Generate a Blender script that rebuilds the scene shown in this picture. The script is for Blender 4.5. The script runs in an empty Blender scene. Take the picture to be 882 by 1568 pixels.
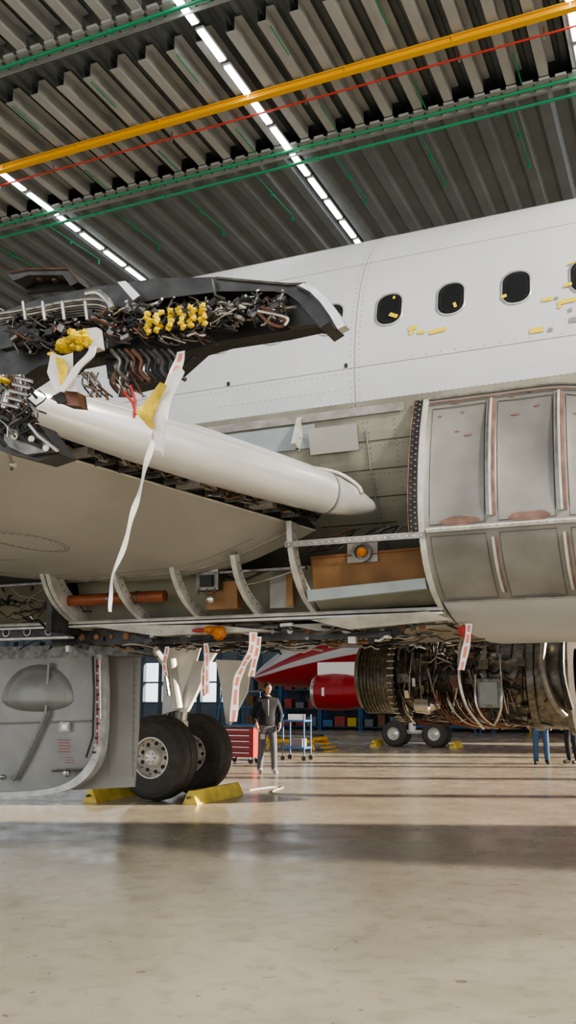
import bpy, math, random
from mathutils import Vector, Matrix
random.seed(7)
sin,cos,pi=math.sin,math.cos,math.pi
V=Vector
# ------------------------------------------------------------------ survey
# metres; x = along the fuselage (nose +x), y = away from the viewer, z up
PITCH=math.atan(285/1400); YAW=math.radians(23.6); EYE=1.5
def sight(u,v):
    r=u-441; up=784-v; f=1400
    fh=f*cos(PITCH)-up*sin(PITCH); z=f*sin(PITCH)+up*cos(PITCH)
    return V((r*cos(YAW)-fh*sin(YAW), r*sin(YAW)+fh*cos(YAW), z))
def SY(u,v,y):
    d=sight(u,v); k=y/d.y; return V((d.x*k,y,EYE+d.z*k))
FC=(8.95,4.2); FR=2.0
def SK(u,v):
    d=sight(u,v); a=d.y**2+d.z**2; oy=-FC[0]; oz=EYE-FC[1]
    b=2*(oy*d.y+oz*d.z); c=oy*oy+oz*oz-FR**2; D=max(b*b-4*a*c,0)
    k=(-b-math.sqrt(D))/(2*a); p=d*k; z=EYE+p.z
    return p.x, math.asin(max(-1,min(1,(z-FC[1])/FR)))
def SKP(x,th,off=0.0):
    r=FR+off; return V((x,FC[0]-r*cos(th),FC[1]+r*sin(th)))
# ------------------------------------------------------------------ materials
def mk(name,col,rough=.5,metal=0,var=.0,scale=4,bump=0,bscale=60,col2=None,emit=0,spec=.5):
    m=bpy.data.materials.new(name); m.use_nodes=True; nt=m.node_tree; b=nt.nodes['Principled BSDF']
    b.inputs['Roughness'].default_value=rough; b.inputs['Metallic'].default_value=metal
    b.inputs['Specular IOR Level'].default_value=spec
    tc=nt.nodes.new('ShaderNodeTexCoord')
    c1=list(col)+[1]
    if var or col2:
        n=nt.nodes.new('ShaderNodeTexNoise'); n.inputs['Scale'].default_value=scale; n.inputs['Detail'].default_value=6
        nt.links.new(tc.outputs['Object'],n.inputs['Vector'])
        r=nt.nodes.new('ShaderNodeValToRGB')
        r.color_ramp.elements[0].position=.35; r.color_ramp.elements[1].position=.68
        if col2: r.color_ramp.elements[0].color=c1; r.color_ramp.elements[1].color=list(col2)+[1]
        else:
            r.color_ramp.elements[0].color=[c*(1-var) for c in col]+[1]; r.color_ramp.elements[1].color=[min(1,c*(1+var)) for c in col]+[1]
        nt.links.new(n.outputs['Fac'],r.inputs['Fac']); nt.links.new(r.outputs['Color'],b.inputs['Base Color'])
    else: b.inputs['Base Color'].default_value=c1
    if bump:
        n2=nt.nodes.new('ShaderNodeTexNoise'); n2.inputs['Scale'].default_value=bscale; n2.inputs['Detail'].default_value=3
        nt.links.new(tc.outputs['Object'],n2.inputs['Vector'])
        bp=nt.nodes.new('ShaderNodeBump'); bp.inputs['Strength'].default_value=bump; bp.inputs['Distance'].default_value=.02
        nt.links.new(n2.outputs['Fac'],bp.inputs['Height']); nt.links.new(bp.outputs['Normal'],b.inputs['Normal'])
    if emit:
        b.inputs['Emission Color'].default_value=c1; b.inputs['Emission Strength'].default_value=emit
    return m
M={}
def A(k,*a,**kw): M[k]=mk(k,*a,**kw)
A('skin_white',(.50,.51,.52),.36,var=.06,scale=1.0)
A('skin_silver',(.66,.65,.63),.24,.45,var=.06,scale=2)
A('wing_grey',(.39,.375,.335),.38,.15,var=.12,scale=1.2)
A('primer',(.24,.23,.175),.55,var=.25,scale=2.2)
A('panel',(.17,.163,.15),.42,.2,scale=1.8,col2=(.29,.275,.245),bump=.15,bscale=3)
A('panel_rim',(.12,.105,.095),.5)
A('panel_red',(.19,.11,.085),.6,var=.3,scale=9)
A('rib',(.55,.535,.49),.42,.25,var=.18,scale=8)
A('trim_steel',(.30,.275,.245),.4,.5,var=.2,scale=10)
A('brown',(.24,.125,.048),.6,var=.2,scale=4)
A('tube_brown',(.24,.07,.025),.4,var=.2,scale=9)
A('paleblue',(.32,.36,.365),.4,var=.1)
A('dark',(.022,.021,.020),.6,var=.3,scale=7)
A('darkmetal',(.060,.058,.055),.42,.5,var=.35,scale=9)
A('midmetal',(.18,.17,.15),.35,.8,var=.35,scale=14)
A('bright',(.58,.56,.53),.25,.9,var=.15,scale=14)
A('copper',(.17,.085,.055),.4,.6,var=.3,scale=12)
A('yellow',(.70,.48,.02),.45,var=.3,scale=14,bump=.6,bscale=25)
A('chockyellow',(.80,.62,.12),.5,var=.15,scale=6)
A('tape',(.72,.52,.02),.5)
A('greytape',(.22,.22,.23),.5)
A('amber',(.55,.18,.02),.5,var=.3,scale=20,bump=.5,bscale=30)
A('seam',(.22,.22,.21),.6)
A('seam_light',(.34,.34,.33),.6)
A('glass_dark',(.012,.013,.015),.3)
A('ring',(.46,.46,.45),.3,.5)
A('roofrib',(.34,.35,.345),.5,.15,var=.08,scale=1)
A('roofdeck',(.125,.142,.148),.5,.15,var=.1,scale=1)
A('roofshade',(.05,.055,.055),.6,.1)
A('green',(.01,.20,.09),.4)
A('craneyellow',(.72,.38,.02),.4)
A('piperred',(.45,.03,.02),.4)
A('lamp',(.93,.97,1),.4,emit=14)
A('wall',(.11,.145,.18),.6,var=.1)
A('wallframe',(.05,.08,.11),.5)
A('tyre',(.065,.062,.058),.7,var=.2,scale=10,bump=.1)
A('hub',(.64,.63,.59),.35,.3,var=.12,scale=12)
A('geargrey',(.66,.66,.63),.35,.1,var=.08)
A('door_grey',(.31,.30,.27),.36,.15,var=.12,scale=3)
A('red',(.30,.008,.015),.3)
A('redplastic',(.42,.045,.035),.45)
A('stream_w',(.74,.70,.66),.55)
A('stream_r',(.65,.19,.13),.55)
A('blue',(.05,.18,.42),.45)
A('cloth_dark',(.022,.024,.032),.85,bump=.3)
A('trouser',(.14,.145,.17),.85,bump=.3)
A('jeans',(.05,.10,.21),.85,bump=.3)
A('skin',(.55,.33,.24),.5)
A('hair',(.03,.022,.018),.7)
A('white',(.8,.8,.8),.4)
A('shoe',(.03,.03,.03),.6)
A('shoe_w',(.5,.5,.5),.6)
A('concrete_out',(.50,.48,.45),.9,var=.1)
# ------------------------------------------------------------------ mesh builder
class MB:
    def __init__(s): s.v=[]; s.f=[]; s.m=[]; s.mats=[]
    def mi(s,k):
        if k not in s.mats: s.mats.append(k)
        return s.mats.index(k)
    def add(s,vs,fs,k):
        o=len(s.v); s.v+= [V(p) for p in vs]; i=s.mi(k)
        for f in fs: s.f.append([a+o for a in f]); s.m.append(i)
    def box(s,c,d,k,R=None):
        c=V(c); vs=[]
        for x in(-.5,.5):
            for y in(-.5,.5):
                for z in(-.5,.5):
                    p=V((x*d[0],y*d[1],z*d[2]))
                    if R: p=R@p
                    vs.append(c+p)
        s.add(vs,[(0,1,3,2),(4,6,7,5),(0,4,5,1),(2,3,7,6),(0,2,6,4),(1,5,7,3)],k)
    def span(s,a,b,k):
        a=V(a);b=V(b); s.box((a+b)/2,[abs(b[i]-a[i]) for i in range(3)],k)
    def tube(s,pts,r,k,n=8,caps=True):
        pts=[V(p) for p in pts]; N=len(pts)
        rs=r if isinstance(r,(list,tuple)) else [r]*N
        vs=[];fs=[]; prev=None
        for i,p in enumerate(pts):
            t=(pts[min(i+1,N-1)]-pts[max(i-1,0)])
            if t.length<1e-7: t=V((0,0,1))
            t.normalize()
            if prev is None:
                a=V((0,0,1)) if abs(t.z)<.9 else V((1,0,0)); u=t.cross(a).normalized()
            else:
                u=prev-t*prev.dot(t)
                if u.length<1e-5: u=t.orthogonal()
                u.normalize()
            prev=u; w=t.cross(u)
            for j in range(n):
                a=2*pi*j/n; vs.append(p+(u*cos(a)+w*sin(a))*rs[i])
        for i in range(N-1):
            for j in range(n):
                fs.append((i*n+j,i*n+(j+1)%n,(i+1)*n+(j+1)%n,(i+1)*n+j))
        if caps: fs.append(tuple(range(n-1,-1,-1))); fs.append(tuple((N-1)*n+j for j in range(n)))
        s.add(vs,fs,k)
    def lathe(s,o,ax,prof,k,n=32,u0=None):
        o=V(o); ax=V(ax).normalized(); u=ax.orthogonal().normalized(); w=ax.cross(u)
        for i in range(len(prof)-1):
            a=prof[i];b=prof[i+1]; kk=b[2] if len(b)>2 else k; vs=[];fs=[]
            for q in(a,b):
                for j in range(n):
                    t=2*pi*j/n; vs.append(o+ax*q[0]+(u*cos(t)+w*sin(t))*q[1])
            for j in range(n): fs.append((j,(j+1)%n,n+(j+1)%n,n+j))
            s.add(vs,fs,kk)
    def sheet(s,rows,k,closed=False):
        n=len(rows[0]); vs=[p for r in rows for p in r]; fs=[]
        for i in range(len(rows)-1):
            for j in range(n if closed else n-1):
                fs.append((i*n+j,i*n+(j+1)%n,(i+1)*n+(j+1)%n,(i+1)*n+j))
        s.add(vs,fs,k)
    def prism(s,poly,ext,k):
        poly=[V(p) for p in poly]; e=V(ext); n=len(poly)
        vs=poly+[p+e for p in poly]
        fs=[tuple(range(n-1,-1,-1)),tuple(range(n,2*n))]+[(i,(i+1)%n,n+(i+1)%n,n+i) for i in range(n)]
        s.add(vs,fs,k)
    def band(s,outer,inner,ext,k):
        n=len(outer); e=V(ext); O=[V(p) for p in outer]; I=[V(p) for p in inner]
        vs=O+I+[p+e for p in O]+[p+e for p in I]; fs=[]
        for i in range(n-1):
            fs+=[(i,i+1,n+i+1,n+i),(2*n+i+1,2*n+i,3*n+i,3*n+i+1),(i+1,i,2*n+i,2*n+i+1),(n+i,n+i+1,3*n+i+1,3*n+i)]
        fs+=[(0,n,3*n,2*n),(n-1,3*n-1,4*n-1,2*n-1)]
        s.add(vs,fs,k)
    def blob(s,c,r,k,n=14,m=9,jit=0):
        c=V(c); rows=[]
        for i in range(m+1):
            t=pi*i/m; row=[]
            for j in range(n):
                a=2*pi*j/n; q=1+random.uniform(-jit,jit)
                row.append(c+V((r[0]*sin(t)*cos(a)*q,r[1]*sin(t)*sin(a)*q,r[2]*cos(t)*q)))
            rows.append(row)
        s.sheet(rows,k,True)
    def ribbon(s,pts,w,side,mats,tw=0):
        pts=[V(p) for p in pts]; side=V(side).normalized()
        fine=smoothpts(pts,8); N=len(fine); L=[];Rr=[]
        ph=random.uniform(0,6); ws=w if isinstance(w,tuple) else (w,w)
        for i,p in enumerate(fine):
            a=tw*sin(i*.28+ph); sd=(side*cos(a)+V((-side.y,side.x,0))*sin(a))
            w0=ws[0]+(ws[1]-ws[0])*i/N
            ww=w0*(1+.10*sin(i*.7+ph)); off=V((0,.006*sin(i*.5),0))
            L.append(p-sd*ww/2+off); Rr.append(p+sd*ww/2+off)
        for i in range(N-1):
            c1=L[i].lerp(Rr[i],.28);c2=L[i].lerp(Rr[i],.72);d1=L[i+1].lerp(Rr[i+1],.28);d2=L[i+1].lerp(Rr[i+1],.72)
            mid=mats[1] if i%4 else mats[0]
            s.add([L[i],c1,d1,L[i+1]],[(0,1,2,3)],mats[0]); s.add([c1,c2,d2,d1],[(0,1,2,3)],mid); s.add([c2,Rr[i],Rr[i+1],d2],[(0,1,2,3)],mats[0])
    def done(s,name,parent=None,smooth=35,org=None):
        me=bpy.data.meshes.new(name)
        o=V(org) if org is not None else V((0,0,0))
        me.from_pydata([tuple(p-o) for p in s.v],[],s.f)
        for k in s.mats: me.materials.append(M[k])
        me.polygons.foreach_set('material_index',s.m)
        me.polygons.foreach_set('use_smooth',[True]*len(s.f)); me.update()
        try: me.set_sharp_from_angle(angle=math.radians(smooth))
        except Exception: pass
        ob=bpy.data.objects.new(name,me); ob.location=o; bpy.context.collection.objects.link(ob)
        if parent: ob.parent=parent; 
        return ob
def empty(name,loc=(0,0,0)):
    e=bpy.data.objects.new(name,None); e.location=loc; e.empty_display_size=.2; bpy.context.collection.objects.link(e); return e
def wig(a,b,n=5,j=.03):
    a=V(a);b=V(b); return [a]+[a.lerp(b,i/n)+V((random.uniform(-j,j),random.uniform(-j,j),random.uniform(-j,j))) for i in range(1,n)]+[b]
def smoothpts(p,n=4):
    p=[V(q) for q in p]; out=[]
    for i in range(len(p)-1):
        p0=p[max(i-1,0)];p1=p[i];p2=p[i+1];p3=p[min(i+2,len(p)-1)]
        for t in range(n):
            t/=n; out.append(.5*((2*p1)+(p2-p0)*t+(2*p0-5*p1+4*p2-p3)*t*t+(3*p1-p0-3*p2+p3)*t**3))
    out.append(p[-1]); return out
# ------------------------------------------------------------------ floor
def floor_mat():
    m=bpy.data.materials.new('polished_concrete'); m.use_nodes=True; nt=m.node_tree; b=nt.nodes['Principled BSDF']
    tc=nt.nodes.new('ShaderNodeTexCoord')
    def noise(sc,det,dist=0):
        n=nt.nodes.new('ShaderNodeTexNoise'); n.inputs['Scale'].default_value=sc; n.inputs['Detail'].default_value=det; n.inputs['Distortion'].default_value=dist
        nt.links.new(tc.outputs['Object'],n.inputs['Vector'])
        return n
    n1=noise(.7,8,.6); r1=nt.nodes.new('ShaderNodeValToRGB')
    r1.color_ramp.elements[0].color=(.42,.37,.285,1); r1.color_ramp.elements[1].color=(.55,.49,.39,1)
    r1.color_ramp.elements[0].position=.3; r1.color_ramp.elements[1].position=.7
    nt.links.new(n1.outputs['Fac'],r1.inputs['Fac'])
    n2=noise(6,9,.3); r2=nt.nodes.new('ShaderNodeValToRGB')
    r2.color_ramp.elements[0].color=(.70,.70,.70,1); r2.color_ramp.elements[1].color=(1,1,1,1); r2.color_ramp.elements[0].position=.30; r2.color_ramp.elements[1].position=.5
    nt.links.new(n2.outputs['Fac'],r2.inputs['Fac'])
    mx=nt.nodes.new('ShaderNodeMixRGB'); mx.blend_type='MULTIPLY'; mx.inputs[0].default_value=.6
    nt.links.new(r1.outputs['Color'],mx.inputs[1]); nt.links.new(r2.outputs['Color'],mx.inputs[2])
    n3=noise(9,3); r3=nt.nodes.new('ShaderNodeValToRGB'); r3.color_ramp.elements[0].position=.29; r3.color_ramp.elements[1].position=.31
    r3.color_ramp.elements[0].color=(.42,.37,.31,1); r3.color_ramp.elements[1].color=(1,1,1,1)
    nt.links.new(n3.outputs['Fac'],r3.inputs['Fac'])
    m2=nt.nodes.new('ShaderNodeMixRGB'); m2.blend_type='MULTIPLY'; m2.inputs[0].default_value=.7
    nt.links.new(mx.outputs['Color'],m2.inputs[1]); nt.links.new(r3.outputs['Color'],m2.inputs[2])
    nt.links.new(m2.outputs['Color'],b.inputs['Base Color'])
    n4=noise(1.6,6); mr=nt.nodes.new('ShaderNodeMapRange'); mr.inputs['From Min'].default_value=.3; mr.inputs['From Max'].default_value=.7
    mr.inputs['To Min'].default_value=.15; mr.inputs['To Max'].default_value=.34
    nt.links.new(n4.outputs['Fac'],mr.inputs['Value']); nt.links.new(mr.outputs['Result'],b.inputs['Roughness'])
    n5=noise(3,5); bp=nt.nodes.new('ShaderNodeBump'); bp.inputs['Strength'].default_value=.10; bp.inputs['Distance'].default_value=.02
    nt.links.new(n5.outputs['Fac'],bp.inputs['Height']); nt.links.new(bp.outputs['Normal'],b.inputs['Normal'])
    return m
M['floor']=floor_mat()
b=MB(); b.span((-46,-14,-.2),(24,44,0),'floor'); b.done('floor')
b=MB(); b.span((-150,-150,-.3),(150,150,-.21),'concrete_out'); b.done('apron_ground')
# ------------------------------------------------------------------ ceiling
b=MB()
X0,X1=-45,22.4
def deck(y0,y1,z,per,dep,k):
    n=int((X1-X0)/per); row0=[];row1=[]
    for i in range(n):
        x=X0+i*per
        for fx,dz in((0,0),(.35,0),(.5,-dep),(.85,-dep)):
            row0.append(V((x+fx*per,y0,z+dz))); row1.append(V((x+fx*per,y1,z+dz)))
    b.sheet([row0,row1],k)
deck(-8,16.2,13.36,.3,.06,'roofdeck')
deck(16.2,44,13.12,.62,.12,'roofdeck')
def troughs(y0,y1):
    x=X0
    while x<X1:
        w=.17; z0=13.0; h=.28
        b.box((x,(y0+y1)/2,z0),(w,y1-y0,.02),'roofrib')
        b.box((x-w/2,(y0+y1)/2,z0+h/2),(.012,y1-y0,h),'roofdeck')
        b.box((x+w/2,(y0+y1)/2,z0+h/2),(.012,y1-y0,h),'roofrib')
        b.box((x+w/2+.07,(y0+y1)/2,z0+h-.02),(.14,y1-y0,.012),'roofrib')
        x+=.61
troughs(12.5,15.9); troughs(7.9,11.4); troughs(3.2,6.9); troughs(-1.5,2.2)
b.span((X0,-8,13.5),(X1,44,13.6),'roofdeck')
CEIL=b.done('ceiling')
b=MB()
for y in (16.0,11.45,7.0,2.4):
    b.box((-11,y+.14,12.98),(66,.26,.03),'roofrib'); b.box((-11,y+.28,12.96),(66,.02,.14),'roofrib')
    x=X0
    while x<X1-.3:
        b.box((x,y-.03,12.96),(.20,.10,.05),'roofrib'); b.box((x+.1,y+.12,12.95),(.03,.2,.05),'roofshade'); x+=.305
b.done('roof_truss_band',CEIL)
b=MB()
for y,z in((16.0,12.85),(16.42,12.8),(11.5,12.85),(7.1,12.85)):
    b.tube([(X0,y,z),(X1,y,z)],.036,'green',8)
    x=X0+.5
    while x<X1: b.tube([(x,y,z),(x+.06,y,z)],.055,'green',8); x+=1.9
x=-2.4-1.87*20
while x<20:
    b.tube([(x,16.4,12.85),(x,18.6,12.95)],.018,'green',6)
    b.tube([(x+.3,12.6,12.95),(x+.3,13.4,12.95)],.014,'green',6)
    b.tube([(x+.3,15.0,12.95),(x+.3,15.9,12.95)],.014,'green',6)
    b.tube([(x+.1,8.2,12.95),(x+.1,9.3,12.95)],.014,'green',6)
    for yy in (18.6,17.4): b.tube([(x,yy,12.92),(x,yy,12.8)],.03,'green',6)
    x+=1.87
b.done('sprinkler_pipes_green',CEIL)
b=MB(); b.tube([(X0,14.6,12.85),(X1,14.6,12.85)],.020,'piperred',8)
x=X0
while x<X1: b.tube([(x,14.6,12.85),(x,14.6,13.0)],.010,'piperred',6); b.tube([(x,14.6,12.85),(x,14.6,12.78)],.025,'bright',6); x+=1.5
b.done('sprinkler_pipe_red',CEIL)
b=MB(); b.box((-11,14.15,12.95),(66,.13,.02),'craneyellow'); b.box((-11,14.15,12.885),(66,.03,.12),'craneyellow'); b.box((-11,14.15,12.83),(66,.13,.02),'craneyellow')
x=X0
while x<X1-1: b.box((x,14.15,12.89),(.03,.12,.12),'craneyellow'); x+=2
b.done('crane_rail_beam',CEIL)
for i,x in enumerate((-25.4,-19.3,-13.2,-7.0,-1.0,5.1,11.2)):
    b=MB(); y=3.0
    while y<34:
        b.box((x,y+.43,12.93),(.12,.84,.03),'lamp'); b.box((x,y+.43,12.97),(.16,.9,.05),'roofrib'); y+=1.02
    b.done('linear_ceiling_light_%d'%(i+1),CEIL)
# ------------------------------------------------------------------ walls
def framed_wall(name,axis,pos,a0,a1,bands,pitch,solid=None):
    b=MB()
    def bx(a,c,z0,z1,t,k):
        if axis=='y': b.span((a,pos-t/2,z0),(c,pos+t/2,z1),k)
        else: b.span((pos-t/2,a,z0),(pos+t/2,c,z1),k)
    for z0,z1 in bands: bx(a0,a1,z0,z1,.2,'wall')
    if solid: 
        for z0,z1 in solid[2]: bx(solid[0],solid[1],z0,z1,.2,'wall')
    a=a0
    while a<=a1: bx(a-.12,a+.12,0,13.2,.3,'wallframe'); a+=pitch
    for z0,z1 in bands: bx(a0,a1,z1-.08,z1,.34,'wallframe')
    return b.done(name)
framed_wall('wall_back','y',44,-46,24,[(0,1.3),(2.3,2.38),(3.4,5.2),(7.2,13.4)],1.2,(-22,24,[(1.3,3.4)]))
framed_wall('wall_left','x',-46,-14,44,[(0,2.0),(5,7.5),(9.5,13.4)],3.0)
b=MB()
for y in (24.6,28,31.3,35,39): b.span((22.7,y-.14,0),(23.3,y+.14,13.2),'wallframe')  # unseen columns, added to cast the shadow bands on the floor
b.span((22.9,6,0),(23.1,20.9,12.4),'wall')  # unseen solid stretch, added to keep sun off the foreground floor
for i in range(6): b.span((22.8,6+i*2.96,0),(23.2,6.2+i*2.96,12.4),'wallframe')
b.span((22.7,-8,12.4),(23.3,44,13.4),'wall'); b.done('sun_shaping_wall_right')
# ------------------------------------------------------------------ AIRLINER
AC=empty('airliner')
NT=96
def rad(x):
    if x>3.5:
        t=(x-3.5)/6.0; return FR*math.sqrt(max(0,1-t*t)),-.45*t*t
    if x<-16:
        t=(-16-x)/14; return FR*(1-.8*t*t),.9*t*t
    return FR,0
b=MB(); xs=[-30+i for i in range(14)]+[-16+ i*.5 for i in range(40)]+[4+i*.5 for i in range(11)]+[9.3,9.49]
for a,c in zip(xs[:-1],xs[1:]):
    for j in range(NT):
        t0=2*pi*j/NT;t1=2*pi*(j+1)/NT
        def P(x,t):
            r,dz=rad(x); return V((x,FC[0]-r*cos(t),FC[1]+dz+r*sin(t)))
        tm=(t0+t1)/2; zz=FC[1]+FR*sin(tm)
        k='primer' if (zz<3.90 and -9<(a+c)/2<1.2) else 'skin_white'
        b.add([P(a,t0),P(c,t0),P(c,t1),P(a,t1)],[(0,1,2,3)],k)
b.done('fuselage_skin',AC)
b=MB()
def arc(x,t0,t1,off=.002,n=24): return [SKP(x,t0+(t1-t0)*i/n,off) for i in range(n+1)]
for x in (-2.42,-5.6,.2,-8.8): b.tube(arc(x,-.15,1.5),.003,'seam',4)
for th in (.02,.62,1.0):
    b.tube([SKP(-9,th,.001),SKP(3,th,.001)],.0025,'seam_light',4)
def rivrow(x0,x1,th,st=.055,s=.006):
    x=x0
    while x<x1:
        p=SKP(x,th,.001); b.box(p,(s,s,s),'seam'); x+=st
rivrow(-6,2,-.13,.05); rivrow(-6,-2.4,.0); rivrow(-3.7,-2.5,-.07); rivrow(-2.4,2,.035,.12)
for th in (-.05,.09,.18,.40,.48,.56): rivrow(-6,2,th,.09,.003)
for x in (-2.46,-2.38):
    t=-.15
    while t<1.1: b.box(SKP(x,t,.001),(.006,.006,.006),'seam'); t+=.028
for (u,v) in ((350,588),(530,560),(300,520)):
    x,t=SK(u,v); b.box(SKP(x,t,.003),(.025,.01,.035),'dark')
b.done('skin_seams',AC)
TH0=math.asin(.55/FR); WX=[-1.596+.533*k for k in range(-16,10)]
def rr(w,h,r,n=6):
    pts=[]
    for cx,cy,a0 in((w/2-r,h/2-r,0),(-w/2+r,h/2-r,pi/2),(-w/2+r,-h/2+r,pi),(w/2-r,-h/2+r,1.5*pi)):
        for i in range(n+1):
            a=a0+pi/2*i/n; pts.append((cx+r*cos(a),cy+r*sin(a)))
    return pts
b=MB()
for wx in WX:
    f=lambda p,off,s=1:[SKP(wx+a*s,TH0+c*s/FR,off) for a,c in p]
    b.sheet([f(rr(.252,.350,.11),.0015),f(rr(.244,.342,.105),.009),f(rr(.222,.318,.098),.010),f(rr(.217,.313,.096),.004)],'ring',True)
    p=rr(.218,.314,.096)
    b.sheet([f(p,.004),f(p,.004,.75),f(p,.004,.5),f(p,.004,.25),f(p,.004,.01)],'glass_dark',True)
    q=rr(.180,.270,.08); b.sheet([f(q,.0045),f(q,.007),f(rr(.172,.262,.078),.007),f(rr(.172,.262,.078),.0045)],'darkmetal',True)
b.done('cabin_windows',AC,60)
b=MB()
def patch(u,v,w,h,k,rot=0,off=.006):
    x,t=SK(u,v); c=[]
    for a,d in((-w/2,-h/2),(w/2,-h/2),(w/2,h/2),(-w/2,h/2)):
        aa=a*cos(rot)-d*sin(rot); dd=a*sin(rot)+d*cos(rot); c.append(SKP(x+aa,t+dd/FR,off))
    c2=[p+V((0,-.002,0)) for p in c]; b.add(c+c2,[(0,1,2,3),(4,7,6,5),(0,4,5,1),(1,5,6,2),(2,6,7,3),(3,7,4,0)],k)
for u,v,w,h,k,r in((632,503,.07,.04,'tape',.3),(645,509,.06,.03,'tape',0),(630,510,.04,.03,'tape',.6),(670,507,.14,.035,'tape',.1),
  (822,506,.11,.04,'tape',0),(843,505,.035,.03,'greytape',0),(838,459,.08,.03,'tape',0),(866,462,.12,.035,'tape',.1),(880,459,.05,.03,'tape',.4),(852,457,.03,.025,'greytape',0),(878,490,.06,.04,'greytape',0),
  (857,470,.03,.03,'tape',.8),(873,475,.03,.03,'greytape',.2)): patch(u,v,w,h,k,r)
for u,v,w,h,r in((603,484,.08,.035,-.5),(697,468,.025,.05,.3),(772,455,.045,.03,.3),(870,437,.06,.03,.2),(604,457,.02,.03,0),(875,404,.05,.02,.3)): patch(u,v,w,h,'tape',r,.012)
b.done('tape_patches',AC)
# fairing contour
CON=[(6.972,3.88),(6.84,3.6),(6.75,3.3),(6.70,3.0),(6.71,2.75),(6.80,2.52),(6.98,2.34),(7.25,2.21),(7.6,2.12),(8.1,2.06),(8.95,2.03)]
CS=smoothpts([V((0,y,z)) for y,z in CON],3)
def con(x): return [V((x,p.y,p.z)) for p in CS]
iz=lambda z:min(range(len(CS)),key=lambda i:abs(CS[i].z-z))
I27=iz(2.72); I22=iz(2.235)
def off(pl,d):
    out=[]
    for i,p in enumerate(pl):
        t=pl[min(i+1,len(pl)-1)]-pl[max(i-1,0)]; n=V((0,t.z,-t.y)).normalized()
        ctr=V((p.x,8.95,4.0)); 
        if n.dot(ctr-p)<0: n=-n
        out.append(p+n*d)
    return out
b=MB()
def fz(x): return max(0,min(1,(x+.9)/3.4))
RX=[-1.80,-1.28,-.77,-.25,.3,.85,1.4,1.95,2.5]
def dish(x,i):
    # each skin pan is pressed inwards between the stiffeners
    for a,c in zip(RX[:-1],RX[1:]):
        if a<=x<c:
            s=sin(pi*(x-a)/(c-a)); 
            lo,hi=(1,I27-1) if i<=I27 else (I27+1,I22)
            if i<=lo or i>=hi: return 0
            return .055*(s**.6)*(sin(pi*(i-lo)/(hi-lo))**.5)
    return 0
def fp(x,i,o=0):
    p=CS[i].copy(); t=fz(x); t=t*t*(3-2*t)
    z=p.z- (0 if i>I27 else t*1.3*(p.z-2.72))
    dz=z-4.2
    fy=8.95-math.sqrt(max(.0,FR**2-dz*dz)) if abs(dz)<FR else 8.95
    y=p.y*(1-t)+(min(fy-.03,8.95))*t if i<I22 else p.y*(1-t)+ (8.95-(8.95-p.y)*.8)*t
    if i==0: y=8.95-math.sqrt(FR**2-dz*dz)-.004
    return V((x,y,z))
def fd(x,i): 
    p=fp(x,i); p.y+=dish(x,i); return p
xs=[-1.78+i*.13 for i in range(34)]
xf=[-1.80+i*.04 for i in range(108)]
b.sheet([[fd(x,i) for i in range(0,I27+1)] for x in xf],'panel')
b.sheet([[fd(x,i) for i in range(I27,I22+1)] for x in xf],'panel')
b.sheet([[fp(x,i) for i in range(I22,len(CS))] for x in xs],'skin_white')
b.sheet([[V((p.x,17.9-p.y,p.z)) for p in [fp(x,i) for i in range(0,len(CS))]] for x in xs],'skin_white')
b.done('fairing_panels',AC)
b=MB()
def pt(x,ii,o=-.006):
    ii=max(0,min(len(CS)-1.01,ii)); k=int(ii); fr=ii-k; p=fd(x,k).lerp(fd(x,k+1),fr); return p+V((0,o,0))
def smear(x0,x1,i0,i1,n=8):
    rows=[]
    for a in range(n+1):
        t=a/n; x=x0+(x1-x0)*t; h=math.sqrt(max(.0,1-(2*t-1)**2))*(1+.15*sin(9*t+x0*5)); m=(i0+i1)/2; r=(i1-i0)/2*h
        rows.append([pt(x,m-r),pt(x,m),pt(x,m+r)])
    b.sheet(rows,'panel_red')
for a,c in zip(RX[:3],RX[1:4]):
    smear(a+.12,c-.08,I27-1.15,I27-.25)
    for k in range(5): 
        x=random.uniform(a+.08,c-.08); i=random.uniform(.4,4); smear(x,x+random.uniform(.03,.10),i,i+random.uniform(.1,.3),5)
def rim_line(a,c,lo,hi):
    L=[pt(a+.05,lo+(hi-lo)*k/10,-.004) for k in range(11)]; R_=[pt(c-.05,hi-(hi-lo)*k/10,-.004) for k in range(11)]
    b.tube(L+R_+[L[0]],.0035,'panel_rim',4)
for a,c in zip(RX[:6],RX[1:7]): rim_line(a,c,1.3,I27-.5); rim_line(a,c,I27+.6,I22-.4)
b.done('sealant_smears',AC)
b=MB()
def strip(x,i0,i1,w,d,k):
    O=[fp(x,i)+V((0,-d,0)) for i in range(i0,i1+1)]; I=[fp(x,i) for i in range(i0,i1+1)]
    b.band([p-V((w/2,0,0)) for p in O],[p-V((w/2,0,0)) for p in I],(w,0,0),k)
for x in RX[1:7]:
    strip(x,1,I27-1,.016,.030,'rib'); strip(x+.022,1,I27-1,.022,.008,'panel_red'); strip(x-.02,1,I27-1,.035,.008,'trim_steel'); strip(x,I27+1,I22-1,.020,.022,'rib'); strip(x+.02,I27+1,I22-1,.014,.008,'panel_red')
for i,w,k in((0,.014,'trim_steel'),(I27,.020,'rib'),(I22,.010,'trim_steel')):
    b.tube([fp(x,i)+V((0,-.012,0)) for x in xs],w,k,6)
b.tube([fp(x,1)+V((0,-.01,.02)) for x in xs],.007,'panel_red',6)
for x in [xs[0]+.06*i for i in range(60)]:
    b.box(fp(x,I27)+V((0,-.032,0)),(.009,.008,.009),'trim_steel'); b.box(fp(x,0)+V((0,-.027,0)),(.008,.008,.008),'seam_light')
b.done('panel_stiffeners',AC)
b=MB()
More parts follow.
